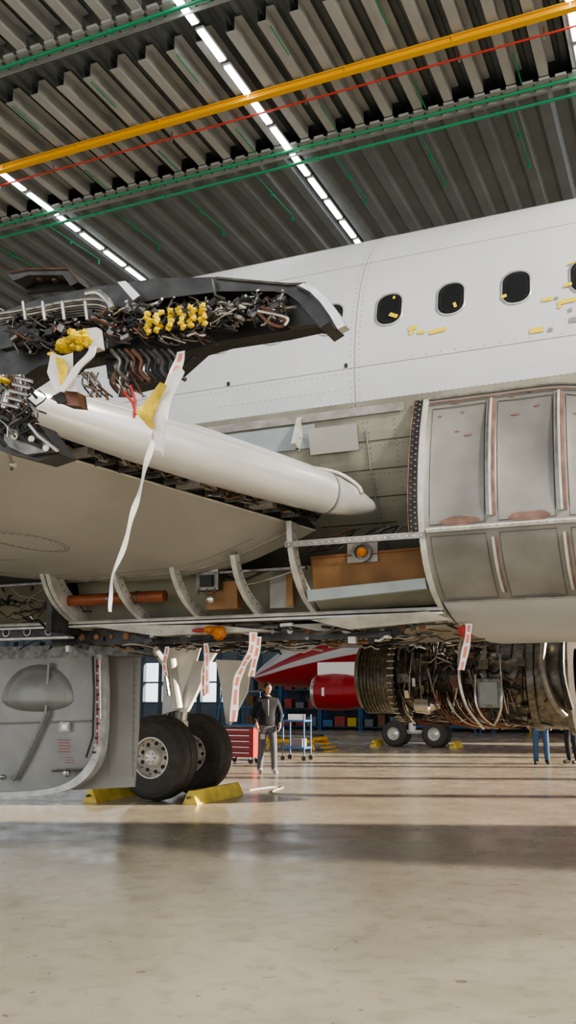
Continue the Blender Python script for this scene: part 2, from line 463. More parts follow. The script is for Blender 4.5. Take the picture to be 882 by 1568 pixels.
def frame(x,i0,i1,depth=.11,k='rib',bolt=True):
    pl=con(x)[i0:i1+1]; inn=off(pl,depth)
    b.band(pl,inn,(.02,0,0),k)
    o2=off(pl,-.008)
    b.band([p-V((.018,0,0)) for p in o2],[p-V((.018,0,0)) for p in pl],(.045,0,0),k)
    for p,q in list(zip(pl,inn))[::1]:
        c=p.lerp(q,.12)+V((0,-.02,0)); b.box(c-V((.018,0,0)),(.008,.010,.010),'trim_steel')
        if bolt: c=p.lerp(q,.65); b.tube([c-V((.003,0,0)),c+V((.023,0,0))],.007,'dark',6)
frame(-1.82,0,I22+4,.13,'rib',False); frame(-2.94,0,3,.10); frame(-2.92,I27-2,I22+5,.12)
for x in (-3.45,-4.05,-4.65,-5.42): frame(x,I27+1,I22+3,.09)
frame(-5.36,I27,I22+3,.18)
e1=con(-1.82)[0:I27+1]
b.band([p+V((-.085,-.012,0)) for p in e1],[p+V((-.02,-.014,0)) for p in e1],(0,-.006,0),'dark')
for p in smoothpts(e1,2):
    b.box(p+V((-.07,-.022,0)),(.012,.008,.012),'panel_red'); b.box(p+V((-.035,-.022,.02)),(.010,.008,.010),'trim_steel')
b.tube([p+V((-.095,-.012,0)) for p in e1],.005,'panel_red',4)
b.done('fairing_frames',AC)
b=MB()
b.box(((-2.95-1.8)/2,6.76,2.735),(1.17,.10,.025),'rib'); b.box(((-2.95-1.8)/2,6.71,2.72),(1.17,.012,.045),'trim_steel')
for i in range(20): b.box((-2.92+i*.058,6.70,2.72),(.012,.008,.014),'rib')
b.tube([(-8.5,7.22,2.205),(-1.8,7.22,2.205)],.016,'rib',6)
b.box((-5.1,7.35,2.17),(6.6,.28,.02),'rib')
b.box((-5.15,7.02,2.57),(4.5,.05,.02),'midmetal')
b.sheet([[SKP(x,t,.02) for t in (-.19,-.17,-.155)] for x in [-8+.4*i for i in range(16)]],'trim_steel')
b.sheet([[SKP(x,t,.012) for t in (-.20,-.30)] for x in [-8+.4*i for i in range(14)]],'paleblue')
b.tube([SKP(-2.35,t,.01) for t in (-.25,-.4,-.55,-.7,-.85)],.008,'seam',4)
for x in (-2.33,-2.37,-2.8,-1.95,-2.1):
    for i in range(30): b.box(SKP(x,-.22-i*.022,.004),(.005,.005,.005),'dark')
for t in (-.30,-.42,-.54,-.66): 
    b.tube([SKP(-2.9,t,.004),SKP(-1.85,t,.004)],.003,'dark',4)
    for i in range(26): b.box(SKP(-2.88+i*.04,t-.02,.004),(.005,.005,.005),'dark')
b.sheet([[SKP(x,t,.03) for t in (-.22,-.28,-.33)] for x in (-2.86,-2.6,-2.42)],'wing_grey')
b.sheet([[SKP(x,t,.03) for t in (-.62,-.72,-.80)] for x in (-2.2,-2.0,-1.88)],'primer')
b.prism([(-2.86,7.02,2.66),(-1.86,7.02,2.68),(-1.86,7.10,2.40),(-2.86,7.10,2.36)],(0,.03,0),'brown')
b.prism([(-2.86,6.93,2.37),(-1.86,6.93,2.42),(-1.86,6.96,2.34),(-2.86,6.96,2.28)],(0,.08,0),'paleblue')
b.prism([(-2.86,7.05,2.33),(-1.86,7.05,2.38),(-1.86,7.25,2.24),(-2.86,7.25,2.22)],(0,.04,0),'primer')
b.tube([(-2.84,7.0,2.64),(-1.88,7.0,2.655),(-1.88,7.06,2.43),(-2.84,7.06,2.39),(-2.84,7.0,2.64)],.004,'tube_brown',4)
b.lathe((-2.40,7.0,2.665),(0,-1,0),[(0,.085),(.02,.085),(.02,.06),(.0,.055),(0,.01)],'midmetal',20)
b.blob((-2.40,6.99,2.665),(.045,.02,.04),'amber')
b.box((-2.40,7.02,2.665),(.26,.02,.16),'trim_steel')
b.prism([(-5.4,7.25,2.62),(-2.95,7.25,2.62),(-2.95,7.4,2.2),(-5.4,7.4,2.2)],(0,.02,0),'primer')
b.tube([(-5.35,7.08,2.40),(-4.30,7.08,2.40)],.052,'tube_brown',14)
for x in (-4.9,-4.6): b.tube([(x,7.08,2.40),(x+.03,7.08,2.40)],.060,'midmetal',14)
b.box((-3.82,7.05,2.50),(.22,.14,.16),'midmetal'); b.box((-3.82,6.97,2.50),(.12,.03,.10),'dark'); b.box((-3.80,7.04,2.60),(.16,.10,.04),'bright')
for dx in(-.08,.0,.08): b.tube([(-3.82+dx,6.99,2.44),(-3.82+dx,6.97,2.38)],.01,'midmetal',6)
b.box((-3.72,7.12,2.38),(.3,.1,.24),'brown'); b.blob((-3.78,6.98,2.34),(.04,.04,.04),'bright')
b.box((-3.2,7.2,2.40),(.22,.03,.28),'panel'); b.box((-3.12,7.2,2.42),(.06,.06,.3),'brown')
b.tube(smoothpts([(-3.7,7.1,2.55),(-3.5,7.05,2.50),(-3.3,7.03,2.56),(-3.1,7.03,2.60),(-2.9,7.0,2.68),(-2.6,7.0,2.70)]),.013,'dark',6)
b.tube(smoothpts([(-3.7,7.12,2.46),(-3.4,7.1,2.48),(-3.0,7.05,2.56)]),.008,'bright',6)
for i in range(14):
    x=random.uniform(-2.9,-2.3); b.tube(wig((x,7.05,2.72),(x+.3,7.2,2.9),4,.03),.008,random.choice(['dark','midmetal','copper']),6)
b.done('fairing_bay_fittings',AC)
b=MB()
b.sheet([[V((x,y,z)) for y,z in((7.3,2.17),(8.0,2.10),(8.95,2.08),(9.9,2.10),(10.6,2.17),(10.9,2.4),(11.1,2.8))] for x in (-5.5,-4.5,-3.5,-2.6,-1.78)],'midmetal')
b.box((-4.0,7.45,2.07),(3.6,.05,.14),'darkmetal')
for i in range(22): b.tube([(-5.6+i*.17,7.41,2.08),(-5.6+i*.17,7.43,2.08)],random.choice((.02,.028,.034)),random.choice(['rib','brown','midmetal']),10)
for i in range(170):
    x=random.uniform(-5.6,-2.1); l=random.uniform(.1,.5); y=random.uniform(7.25,8.6); z=random.uniform(1.96,2.12)
    b.tube(wig((x,y,z),(x+l,y+random.uniform(-.1,.1),z+random.uniform(-.06,.06)),4,.025),random.uniform(.004,.014),random.choice(['midmetal','darkmetal','bright','rib','brown','dark','darkmetal']),6)
for i in range(45):
    b.box((random.uniform(-5.6,-2.1),random.uniform(7.25,7.6),random.uniform(1.97,2.14)),(random.uniform(.03,.12),.05,random.uniform(.02,.07)),random.choice(['midmetal','darkmetal','dark','rib']),Matrix.Rotation(random.uniform(-.4,.4),3,'Y'))
b.prism([(-5.2,7.2,2.17),(-3.9,7.2,2.14),(-3.3,7.2,2.07),(-4.5,7.25,2.06)],(0,.25,-.0),'rib')
b.prism([(-3.2,7.25,2.12),(-1.9,7.5,2.15),(-1.95,7.5,2.10),(-2.9,7.25,2.06)],(0,.4,0),'wing_grey')
b.prism([(-2.9,7.1,2.14),(-1.9,7.15,2.18),(-1.75,7.3,2.12),(-2.6,7.2,2.06)],(0,.05,0),'rib')
b.blob((-3.78,7.15,2.06),(.065,.06,.06),'amber',jit=.15); b.blob((-3.88,7.16,2.09),(.06,.05,.035),'amber',jit=.15); b.blob((-4.0,7.2,2.09),(.08,.08,.02),'redplastic',jit=.05)
b.tube([(-1.75,7.6,2.08),(-1.68,7.6,1.98)],.04,'redplastic',8)
b.done('belly_plumbing',AC)
b=MB()
b.span((-9.5,8.3,2.2),(-5.45,8.4,2.75),'dark'); b.span((-9.5,6.9,2.68),(-5.45,11.0,2.75),'darkmetal')
b.span((-5.5,6.95,2.1),(-5.44,8.4,2.7),'darkmetal')
b.box((-7.4,7.3,2.14),(3.9,.04,.12),'darkmetal'); b.box((-7.4,7.27,2.21),(3.9,.10,.02),'rib'); b.box((-7.4,7.27,2.07),(3.9,.10,.02),'rib')
for i in range(14): b.tube([(-9.1+i*.26,7.27,2.14),(-9.1+i*.26,7.285,2.14)],.045,'rib',12); b.tube([(-9.1+i*.26,7.265,2.14),(-9.1+i*.26,7.275,2.14)],.032,'dark',12)
for i in range(100):
    x=random.uniform(-8.5,-5.5); z=random.uniform(2.2,2.66); y=random.uniform(7.0,8.0)
    b.tube(wig((x,y,z),(x+random.uniform(-.5,.5),y,z+random.uniform(-.3,.3)),4,.04),random.uniform(.005,.016),random.choice(['midmetal','darkmetal','bright','dark','copper','darkmetal']),6)
b.done('wheel_well',AC)
# ------------------------------------------------------------------ wing
b=MB()
AF=[(.60,-.125),(.72,-.18),(.94,-.26),(1.2,-.35),(1.53,-.43),(2.0,-.46),(2.6,-.46),(3.6,-.38),(4.8,-.18),(6.2,.03)]
AF=[(p.x,p.y) for p in smoothpts([V((a,c,0)) for a,c in AF],3)]
TOP=[(6.2,.06),(4.5,.34),(2.8,.50),(1.5,.46),(.7,.33),(.3,.2)]
def le(y): return V((-2.30-.51*(6.9-y),y,3.03+.105*(6.9-y)))
def wsec(y,prof):
    o=le(y); k=1-(6.9-y)*.05; return [o+V((-a*k,0,c*k)) for a,c in prof]
ys=[7.05,6.9,6.5,6,5.5,5,4.5,4,3.5,3,2.5,2.0,1.0]
b.sheet([wsec(y,AF) for y in ys],'wing_grey'); b.sheet([wsec(y,TOP) for y in ys],'wing_grey')
b.sheet([wsec(y,[(.60,-.125),(.60,-.06),(.50,.05),(.42,.2)]) for y in ys],'darkmetal')
e=wsec(1.0,AF+TOP); b.add(e,[tuple(range(len(e)))],'wing_grey')
b.tube(wsec(6.88,AF[2:]),.014,'trim_steel',6); b.tube([p+V((0,-.05,.02)) for p in wsec(6.88,AF[3:])],.006,'seam',4)
b.tube([wsec(y,AF)[0] for y in ys],.008,'rib',6)
def wl(y,a):
    o=le(y); k=1-(6.9-y)*.05
    for (a0,c0),(a1,c1) in zip(AF[:-1],AF[1:]):
        if a0<=a<=a1: c=c0+(c1-c0)*(a-a0)/(a1-a0); break
    else: c=AF[0][1]
    return o+V((-a*k,0,c*k-.003))
b.tube([wl(5.75+.30*cos(t),2.0+.22*sin(t)) for t in [2*pi*i/28 for i in range(29)]],.003,'seam',4)
for i in range(30): t=2*pi*i/30; b.box(wl(5.75+.27*cos(t),2.0+.195*sin(t)),(.008,.008,.008),'seam')
b.tube([wl(6.75,a/10) for a in range(9,48)],.003,'seam',4)
b.tube([wl(6.2,a/10) for a in range(26,50)],.004,'seam',4)
b.done('wing',AC)
b=MB()
def dsec(y,s,n=32):
    o=le(y); r=[]
    for i in range(n):
        t=2*pi*i/n; cx=cos(t); cz=sin(t)
        fx=.17*cx if cx>0 else .22*cx
        r.append(o+V((fx*s-.02,-.085*cx*s if cx>0 else 0,.19*cz*s)))
    return r
secs=[(7.0,.03),(6.985,.12),(6.94,.28),(6.84,.48),(6.72,.66),(6.58,.80),(6.50,.85)]
b.sheet([dsec(y,s) for y,s in secs],'skin_silver',True)
secs=[(6.495,.86),(6.3,.91),(6.0,.96),(5.5,1.0),(5.0,.96),(4.6,.84),(4.3,.66),(4.12,.44),(4.05,.05)]
b.sheet([dsec(y,s) for y,s in secs],'skin_silver',True)
b.sheet([dsec(6.515,.862),dsec(6.50,.862)],'seam',True)
lp=[le(6.25)+V((-.25,0,.19)),le(6.45)+V((-.14,.02,.21)),le(6.58)+V((.0,.04,.19)),le(6.66)+V((.10,.03,.10)),le(6.68)+V((.13,.0,.03))]
b.tube(smoothpts(lp),.014,'rib',8)
b.done('wing_leading_edge',AC)
b=MB()
for i in range(140):
    y=random.uniform(4.2,6.7); o=le(y)+V((-.38,0,-.10)); 
    b.tube(wig(o+V((random.uniform(-.10,.10),0,random.uniform(-.04,.05))),o+V((.51*.15,.15,-.01)),3,.02),random.uniform(.004,.011),random.choice(['darkmetal','midmetal','dark','dark','brown','trim_steel']),6)
for i in range(15):
    y=4.3+i*.165; o=le(y)+V((-.42,0,-.09)); b.box(o,(.16,.010,.09),'midmetal')
for y in (4.9,5.7,6.3): o=le(y)+V((-.36,0,-.12)); b.box(o,(.20,.08,.05),'trim_steel')
b.sheet([[le(y)+V((-.12,0,-.06)),le(y)+V((-.35,0,.04)),le(y)+V((-.62,0,-.04))] for y in (6.95,6,5,4,3)],'dark')
b.done('slat_track_bay',AC)
# ------------------------------------------------------------------ pylon
PY=3.15
def pp(l,y=PY): return [SY(u,v,y) for u,v in l]
b=MB()
top=[(-160,530),(-60,500),(0,478),(60,458),(140,440),(240,426),(335,424),(430,436),(458,434),(476,448),(492,468),(506,492)]
bot=[(-160,575),(-60,540),(0,512),(60,498),(140,480),(240,458),(340,446),(420,446),(440,450),(456,462),(472,480),(490,502)]
b.band(pp(top),pp(bot),(0,.16,0),'darkmetal')
b.band(pp([(460,433),(478,441),(495,457),(511,478),(524,500)],3.12),pp([(452,438),(470,448),(486,464),(500,484),(512,504)],3.12),(0,.05,0),'darkmetal')
b.band(pp([(465,433),(483,441),(501,457),(517,478),(529,498)],3.08),pp([(457,437),(474,446),(490,462),(505,483),(517,504)],3.08),(0,.05,0),'bright')
b.tube(pp([(330,425),(440,435),(468,434)],3.14),.005,'midmetal',6)
b.tube(pp([(325,428),(330,452),(345,458)],3.13),.006,'midmetal',6)
b.prism(pp([(0,512),(140,482),(240,465),(340,452),(430,452),(484,496),(430,508),(340,522),(260,545),(180,548),(90,545),(0,560)],3.25),(0,.1,0),'dark')
b.prism(pp([(-160,575),(0,520),(60,505),(130,490),(200,520),(150,540),(60,560),(0,600),(-160,660)],3.22),(0,.14,0),'darkmetal')
b.prism(pp([(0,500),(60,490),(60,520),(0,535)],3.12),(0,.04,0),'darkmetal')
b.prism(pp([(160,540),(250,515),(300,530),(250,575),(190,590),(165,580)],3.28),(0,.12,0),'dark')
b.tube(pp([(190,590),(255,580),(300,545)],3.2),.010,'darkmetal',6)
b.prism(pp([(415,446),(450,450),(486,496),(440,500)],3.2),(0,.04,0),'darkmetal')
b.band(pp([(10,416),(40,412),(104,411),(120,432)]),pp([(20,430),(44,421),(96,421),(108,438)]),(0,.12,0),'darkmetal')
b.prism(pp([(22,420),(100,418),(112,440),(40,448)],3.25),(0,.03,0),'dark')
for u,v in((40,426),(62,424),(85,425)): b.blob(SY(u,v+4,3.2),(.018,.02,.012),'copper')
b.tube(pp([(12,417),(40,412),(104,411),(119,431)],3.14),.004,'copper',6)
b.prism(pp([(180,432),(192,430),(214,452),(204,460)],3.08),(0,.03,0),'bright')
for i in range(46):
    t=i/45; p=SY(0+430*t,520-62*t+8*sin(t*3),3.13); b.box(p,(.007,.004,.007),'midmetal')
b.done('pylon_structure',AC)
b=MB()
for i in range(7):
    v=468+i*4; b.tube(smoothpts(pp([(0,v+12),(50,v+4),(100,v-6),(150,v-10),(175,v+2)],3.08+.01*i)),.007,random.choice(['bright','midmetal']),6)
for u in (35,65,95,130): b.tube(pp([(u,462),(u+4,490)],3.04),.008,'bright',6)
b.tube(smoothpts(pp([(132,450),(150,448),(165,460),(172,472)],3.02)),.014,'bright',8)
for i in range(360):
    u=random.uniform(5,435); base=498-.06*u; v=base+random.uniform(-18,36 if u<330 else 18)
    du=random.uniform(-32,42); dv=random.uniform(-14,16)
    if u+du>455: du=-20
    b.tube(smoothpts([p+V((0,random.uniform(-.02,.02),0)) for p in pp([(u,v),(u+du*.35,v+dv*.1+random.uniform(-6,6)),(u+du*.7,v+dv*.8),(u+du,v+dv)],random.uniform(3.05,3.22))],2),random.uniform(.002,.0065),random.choice(['midmetal','darkmetal','darkmetal','dark','copper','dark','trim_steel','midmetal','bright']),6)
for i in range(130):
    u=random.uniform(10,435); v=500-.07*u+random.uniform(-15,32 if u<300 else 14)
    b.box(SY(u,v,random.uniform(3.08,3.2)),(random.uniform(.012,.045),.03,random.uniform(.01,.035)),random.choice(['midmetal','darkmetal','dark','darkmetal','trim_steel','dark']),Matrix.Rotation(random.uniform(-.8,.8),3,'Y'))
for i in range(9):
    u=170+i*11; b.tube(smoothpts(pp([(u,536),(u+14,552),(u+12,568),(u+26,582)],3.05+.02*(i%3))),.009,random.choice(['midmetal','copper','darkmetal','dark','darkmetal']),8)
for i in range(5):
    b.blob(SY(180+i*22,560+random.uniform(-8,8),3.1),(.022,.02,.03),random.choice(['midmetal','darkmetal','bright']),10,8,.08)
b.tube(smoothpts(pp([(400,470),(420,480),(437,492),(430,500),(412,494),(395,478)],3.05)),.007,'copper',8)
b.tube(smoothpts(pp([(395,476),(425,482),(441,488),(436,498)],3.03)),.006,'bright',8)
for i in range(12):
    u=350+i*8; b.box(SY(u,468+i*1.6,3.14),(.010,.01,.04),'midmetal',Matrix.Rotation(.3,3,'Y'))
b.done('pylon_systems',AC)
b=MB()
for i in range(6):
    u=226+i*17; v0=494-i*2.6
    for j in range(6):
        b.blob(SY(u+random.uniform(-4,4),v0-13+j*5.4,random.uniform(3.0,3.04)),(.014,.012,.012),'yellow',8,6,.35)
b.blob(SY(122,520,2.98),(.055,.05,.026),'yellow',14,9,.2); b.blob(SY(100,530,2.98),(.040,.045,.030),'yellow',14,9,.2); b.blob(SY(5,583,3.0),(.03,.04,.010),'yellow',14,9,.16)
for i in range(14):
    u=random.uniform(80,140); b.blob(SY(u,random.uniform(508,545),2.96),(.020,.02,.012),'yellow',9,6,.35)
b.sheet([pp([(78,540),(95,545),(112,540)],2.94),pp([(72,570),(90,572),(112,566)],2.96),pp([(84,600),(98,596),(118,600)],2.95)],'stream_w')
b.sheet([pp([(84,545),(98,550)],2.92),pp([(88,565),(104,562)],2.93),pp([(92,590),(100,588)],2.92)],'yellow')
b.band(smoothpts(pp([(146,530),(142,545),(124,562),(112,580),(96,600)],2.92)),smoothpts(pp([(138,530),(132,542),(114,560),(103,577),(88,598)],2.92)),(0,.01,0),'stream_w')
b.prism(pp([(132,503),(148,501),(152,532),(136,536)],2.96),(0,.04,0),'rib')
b.done('protective_bags',AC)
b=MB()
b.prism(pp([(-60,590),(20,645),(60,650),(92,695),(60,706),(0,690),(-60,650)],3.1),(0,.12,0),'darkmetal')
b.prism(pp([(8,655),(60,662),(85,690),(40,696),(5,680)],3.06),(0,.03,0),'midmetal')
b.prism(pp([(75,610),(95,598),(118,600),(122,622),(100,620)],3.0),(0,.06,0),'copper')
b.prism(pp([(80,606),(94,600),(100,616),(88,618)],2.99),(0,.01,0),'dark')
for u,v in((22,668),(48,672),(70,686)): b.tube(pp([(u,v)],3.05)+pp([(u,v)],3.02),.014,'bright',8)
b.tube(pp([(45,650),(60,668),(88,690)],3.02),.008,'bright',8)
for i in range(10): b.tube(smoothpts(pp([(-10+i*5,575),(2+i*4,600),(-5+i*4,625)],3.05)),.009,random.choice(['darkmetal','midmetal','copper','bright']),8)
for i in range(70):
    u=random.uniform(-20,60); v=random.uniform(575,660)
    b.tube(smoothpts(pp([(u,v),(u+random.uniform(-20,20),v+12),(u+random.uniform(-20,25),v+28)],random.uniform(3.0,3.15)),3),random.uniform(.003,.008),random.choice(['midmetal','bright','darkmetal','copper','dark','darkmetal']),6)
for r in range(5): b.tube(pp([(5+r*5,618-r*10),(30+r*5,624-r*10)],3.0),.009,'bright',8)
b.blob(SY(20,712,3.02),(.022,.02,.012),'bright',8,6,.2); b.tube(pp([(15,695),(18,720)],3.03),.006,'copper',6)
for (a,c) in (((150,590),(165,612)),((190,600),(208,635)),((128,590),(150,600)),((200,590),(205,640))):
    b.tube(pp([a,((a[0]+c[0])/2+5,(a[1]+c[1])/2),c],3.05),.006,random.choice(['copper','bright','redplastic']),6)
for i in range(26):
    u=random.uniform(120,200); b.tube(smoothpts(pp([(u,570),(u+random.uniform(-5,20),588),(u+random.uniform(0,30),608)],3.06),3),.004,random.choice(['copper','midmetal','dark','bright']),6)
b.done('engine_mount',AC)
# ------------------------------------------------------------------ landing gear
def gear(y0,sgn,name):
    b=MB(); GX=-7.5; R=.63
    for dy in (-.58,.55):
        yc=y0+dy
        prof=[(-.20,.30),(-.21,.40),(-.22,.50),(-.19,.575),(-.13,.615),(-.05,R),(.05,R),(.13,.615),(.19,.575),(.22,.50),(.21,.40),(.20,.30)]
        b.lathe((GX,yc,R),(0,1,0),prof,'tyre',48)
        for g in (-.09,-.03,.03,.09): b.lathe((GX,yc,R),(0,1,0),[(g-.006,R+.001),(g,R+.0015),(g+.006,R+.001)],'dark',48)
        for s in(-1,1):
            b.lathe((GX,yc,R),(0,s,0),[(.20,.305),(.215,.30),(.215,.285),(.13,.27),(.10,.22),(.13,.16),(.18,.13),(.20,.10),(.21,.05),(.21,.001)],'hub',36)
            for i in range(9):
                a=2*pi*i/9; b.tube([(GX+.205*cos(a),yc+s*.10,R+.205*sin(a)),(GX+.205*cos(a),yc+s*.125,R+.205*sin(a))],.028,'dark',10)
                b.tube([(GX+.245*cos(a+.3),yc+s*.12,R+.245*sin(a+.3)),(GX+.245*cos(a+.3),yc+s*.15,R+.245*sin(a+.3))],.012,'midmetal',6)
            for i in range(6):
                a=2*pi*i/6; b.tube([(GX+.07*cos(a),yc+s*.19,R+.07*sin(a)),(GX+.07*cos(a),yc+s*.215,R+.07*sin(a))],.012,'midmetal',6)
    b.tube([(GX,y0-.4,R),(GX,y0+.4,R)],.075,'geargrey',14)
    b.tube([(GX,y0,R-.12),(GX,y0,1.15)],.09,'bright',16); b.tube([(GX,y0,1.1),(GX+.05,y0,1.9),(GX+.1,y0,3.0)],[.13,.15,.16],'geargrey',18)
    b.lathe((GX,y0,1.06),(0,0,1),[(0,.09),(0,.16),(.08,.16),(.1,.13)],'geargrey',18)
    b.tube([(GX-.1,y0,R+.05),(GX-.42,y0,.98),(GX-.1,y0,1.3)],.04,'geargrey',8)
    b.tube([(GX+.02,y0,1.7),(GX+.05,y0-sgn*1.4,2.6)],[.06,.05],'geargrey',12)
    b.tube([(GX+.9,y0,2.6),(GX+.02,y0,1.35)],[.05,.05],'geargrey',10)
    b.prism([(GX-.12,y0-.3,1.25),(GX+.25,y0-.3,1.35),(GX+.55,y0-.3,2.3),(GX-.1,y0-.3,2.3)],(0,.03,0),'geargrey')
    for k in range(9):
        a=random.uniform(-.14,.14); b.tube(wig((GX+a,y0-.16,.8),(GX+a+.05,y0-.18,2.2),6,.03),.012,random.choice(['dark','midmetal','bright','copper']),6)
    b.blob((GX+.1,y0-.25,.95),(.1,.06,.16),'darkmetal',10,8,.05)
    return b.done(name,AC)
gear(12.85,1,'main_gear_far'); gear(5.05,-1,'main_gear_near')
b=MB(); DY=8.6
def dp(l,y=DY): return [SY(u,v,y) for u,v in l]
oq=[(-60,1003),(30,1003),(150,1003),(152,1060),(150,1130),(142,1165),(122,1190),(96,1204),(50,1212),(-60,1216)]
b.prism(dp(oq),(0,.05,0),'door_grey')
rim=[(156,1003),(159,1060),(156,1135),(146,1172),(125,1198),(96,1212),(50,1219),(-60,1223)]
rin=[(148,1003),(150,1060),(147,1130),(138,1163),(118,1188),(92,1203),(48,1211),(-60,1215)]
b.band(dp([(p.x,p.y) for p in smoothpts([(u,v,0) for u,v in rim],3)],8.48),dp([(p.x,p.y) for p in smoothpts([(u,v,0) for u,v in rin],3)],8.50),(0,.12,0),'rib')
b.tube(dp([(142,1005),(144,1060),(142,1128),(132,1160)],8.47),.012,'darkmetal',6)
b.tube(dp([(148,1010),(149,1140)],8.45),.009,'redplastic',6)
b.tube(dp([(153,1010),(154,1100)],8.44),.010,'bright',6)
for i in range(14): b.box(dp([(150+ (0 if i<9 else -(i-9)*2),1020+i*11)],8.45)[0],(.03,.02,.02),'rib' if i%2 else 'dark')
b.prism([SY(u,v,8.8) for u,v in((160,1003),(214,1003),(211,1120),(205,1205),(110,1210),(150,1180),(160,1140))],(0,.03,0),'wing_grey')
for u in (168,205): b.tube([SY(u,1010,8.79),SY(u-2,1190,8.79)],.003,'seam',4)
for i in range(16): b.box(SY(208-i*.3,1015+i*11.5,8.79),(.012,.006,.012),'seam')
cc=SY(58,1050,DY)
rows=[]
for r,d in((1,0),(.95,.02),(.86,.035),(.83,.022),(.66,.045),(.5,.075),(.3,.09),(.01,.095)):
    rows.append([V((cc.x+.50*r*cos(a),DY-.004-d,cc.z-.16+(.40*r*sin(a) if sin(a)>0 else .13*r*sin(a)))) for a in [2*pi*i/40 for i in range(40)]])
b.sheet(rows,'door_grey',True)
for x0,z0,x1,z1 in((75,1015,70,1095),(70,1095,40,1160),(40,1160,20,1195)): b.tube(dp([(x0,z0),(x1,z1)],8.55),.02,'door_grey',6); b.tube(dp([(x0+5,z0),(x1+5,z1)],8.56),.006,'seam',6)
b.tube(dp([(0,1108),(140,1104)],8.59),.012,'door_grey',6)
b.box(SY(100,1113,8.57),(.13,.04,.10),'rib'); b.box(SY(100,1113,8.55),(.07,.03,.05),'bright')
b.blob(SY(103,1184,8.5),(.05,.04,.04),'bright',8,6,.1); b.tube(dp([(80,1180),(130,1178)],8.52),.014,'midmetal',8)
b.blob(SY(5,1190,8.5),(.04,.04,.03),'bright',8,6,.1)
for i in range(5): b.box(SY(98,1133+i*4.5,8.596),(.17-.03*(i%2),.004,.006),'redplastic')
for i in range(3): b.box(SY(106,1160+i*4,8.596),(.11,.004,.005),'redplastic')
for s in (20,60,110): b.tube([SY(s,1000,8.62),SY(s+6,985,8.7)],.03,'midmetal',8)
for s in (-40,140,158): b.tube([SY(s,1008,8.62),SY(s,990,8.66)],.02,'midmetal',8)
b.box((-6.6,8.63,2.02),(2.4,.08,.14),'midmetal')
b.done('gear_bay_door',AC)
b=MB()
b.prism([SY(u,v,12.2) for u,v in((296,1012),(322,1012),(300,1062),(286,1090),(276,1090),(280,1060))],(0,.08,0),'geargrey')
b.prism([SY(u,v,13.9) for u,v in((330,1010),(385,1012),(378,1060),(352,1110),(346,1108),(338,1050))],(0,.05,0),'geargrey')
b.tube([SY(262,1010,12.1),SY(272,1085,12.1)],.08,'geargrey',14)
b.tube([SY(250,1012,12.0),SY(258,1065,12.0)],.03,'bright',8)
b.done('gear_leg_door_far',AC)
# ------------------------------------------------------------------ far side wing + engine (uncowled)
b=MB()
def mir(p): return V((p.x,17.9-p.y,p.z))
b.sheet([[mir(p) for p in wsec(y,AF)] for y in ys],'wing_grey'); b.sheet([[mir(p) for p in wsec(y,TOP)] for y in ys],'wing_grey')
b.sheet([[mir(p) for p in wsec(y,[(.60,-.125),(.1,-.1),(0,.05),(.3,.2)])] for y in ys],'skin_silver')
b.done('wing_far',AC)
b=MB(); EX=-5.05; EY=14.7; EZ=1.85
b.lathe((EX,EY,EZ),(1,0,0),[(0,.30),(.02,.52),(.10,.56),(.62,.60),(.66,.70),(.72,.70),(.74,.50),(1.2,.50),(1.22,.62),(1.27,.62),(1.29,.42),(1.9,.46),(2.1,.52),(2.12,.74),(2.2,.74),(2.22,.66),(2.75,.70),(2.8,.84),(2.9,.84),(2.92,.80),(3.3,.82),(3.32,.90),(3.4,.90),(3.42,.4)],'midmetal',40)
for i in range(9): b.lathe((EX+.1+i*.06,EY,EZ),(1,0,0),[(0,.56),(.005,.60),(.015,.60),(.02,.56)],'midmetal',40)
b.tube([(EX+.4,EY,EZ+.5),(EX+.4,EY,EZ+1.2)],.2,'darkmetal',10); b.box((EX+1.6,EY,EZ+1.0),(3.0,.35,.5),'darkmetal')
cl=['midmetal','bright','darkmetal','copper','darkmetal','dark','trim_steel','midmetal']
for i in range(520):
    x=EX+random.uniform(.7,3.3); r=random.uniform(.50,.80); a0=random.uniform(pi*.5,pi*1.75); m=random.choice(cl); rr_=random.uniform(.005,.016)
    if random.random()<.55:
        da=random.uniform(.3,1.2); dx=random.uniform(-.15,.15)
        b.tube([(x+dx*t/6,EY+r*cos(a0+da*t/6),EZ+r*sin(a0+da*t/6)) for t in range(7)],rr_,m,6)
    else:
        l=random.uniform(.2,.8); b.tube([V((min(x+l*t/5,EX+3.3),EY+(r+.03*sin(t+i))*cos(a0+.06*sin(t*2+i)),EZ+(r+.03*sin(t+i))*sin(a0+.06*sin(t*2+i)))) for t in range(6)],rr_,m,6)
for i in range(110):
    x=EX+random.uniform(.8,3.2); a=random.uniform(pi*.6,pi*1.6); r=random.uniform(.55,.78)
    b.box((x,EY+r*cos(a),EZ+r*sin(a)),(random.uniform(.04,.16),random.uniform(.05,.12),random.uniform(.04,.14)),random.choice(cl),Matrix.Rotation(a,3,'X'))
for a in range(0,360,9):
    t=math.radians(a); 
    for xx in (.69,2.16,2.85): b.tube([(EX+xx-.06,EY+.72*cos(t),EZ+.72*sin(t)),(EX+xx+.06,EY+.72*cos(t),EZ+.72*sin(t))],.012,'bright',6)
b.box((EX+2.25,EY-.78,EZ-.28),(.34,.16,.42),'midmetal'); b.box((EX+2.25,EY-.87,EZ-.28),(.26,.03,.32),'paleblue')
for dx in(-.19,.19): b.tube(smoothpts([(EX+2.25+dx,EY-.85,EZ+.0),(EX+2.25+dx,EY-.9,EZ-.4),(EX+2.25+dx*.6,EY-.8,EZ-.62),(EX+2.25,EY-.6,EZ-.75)]),.020,'bright',8)
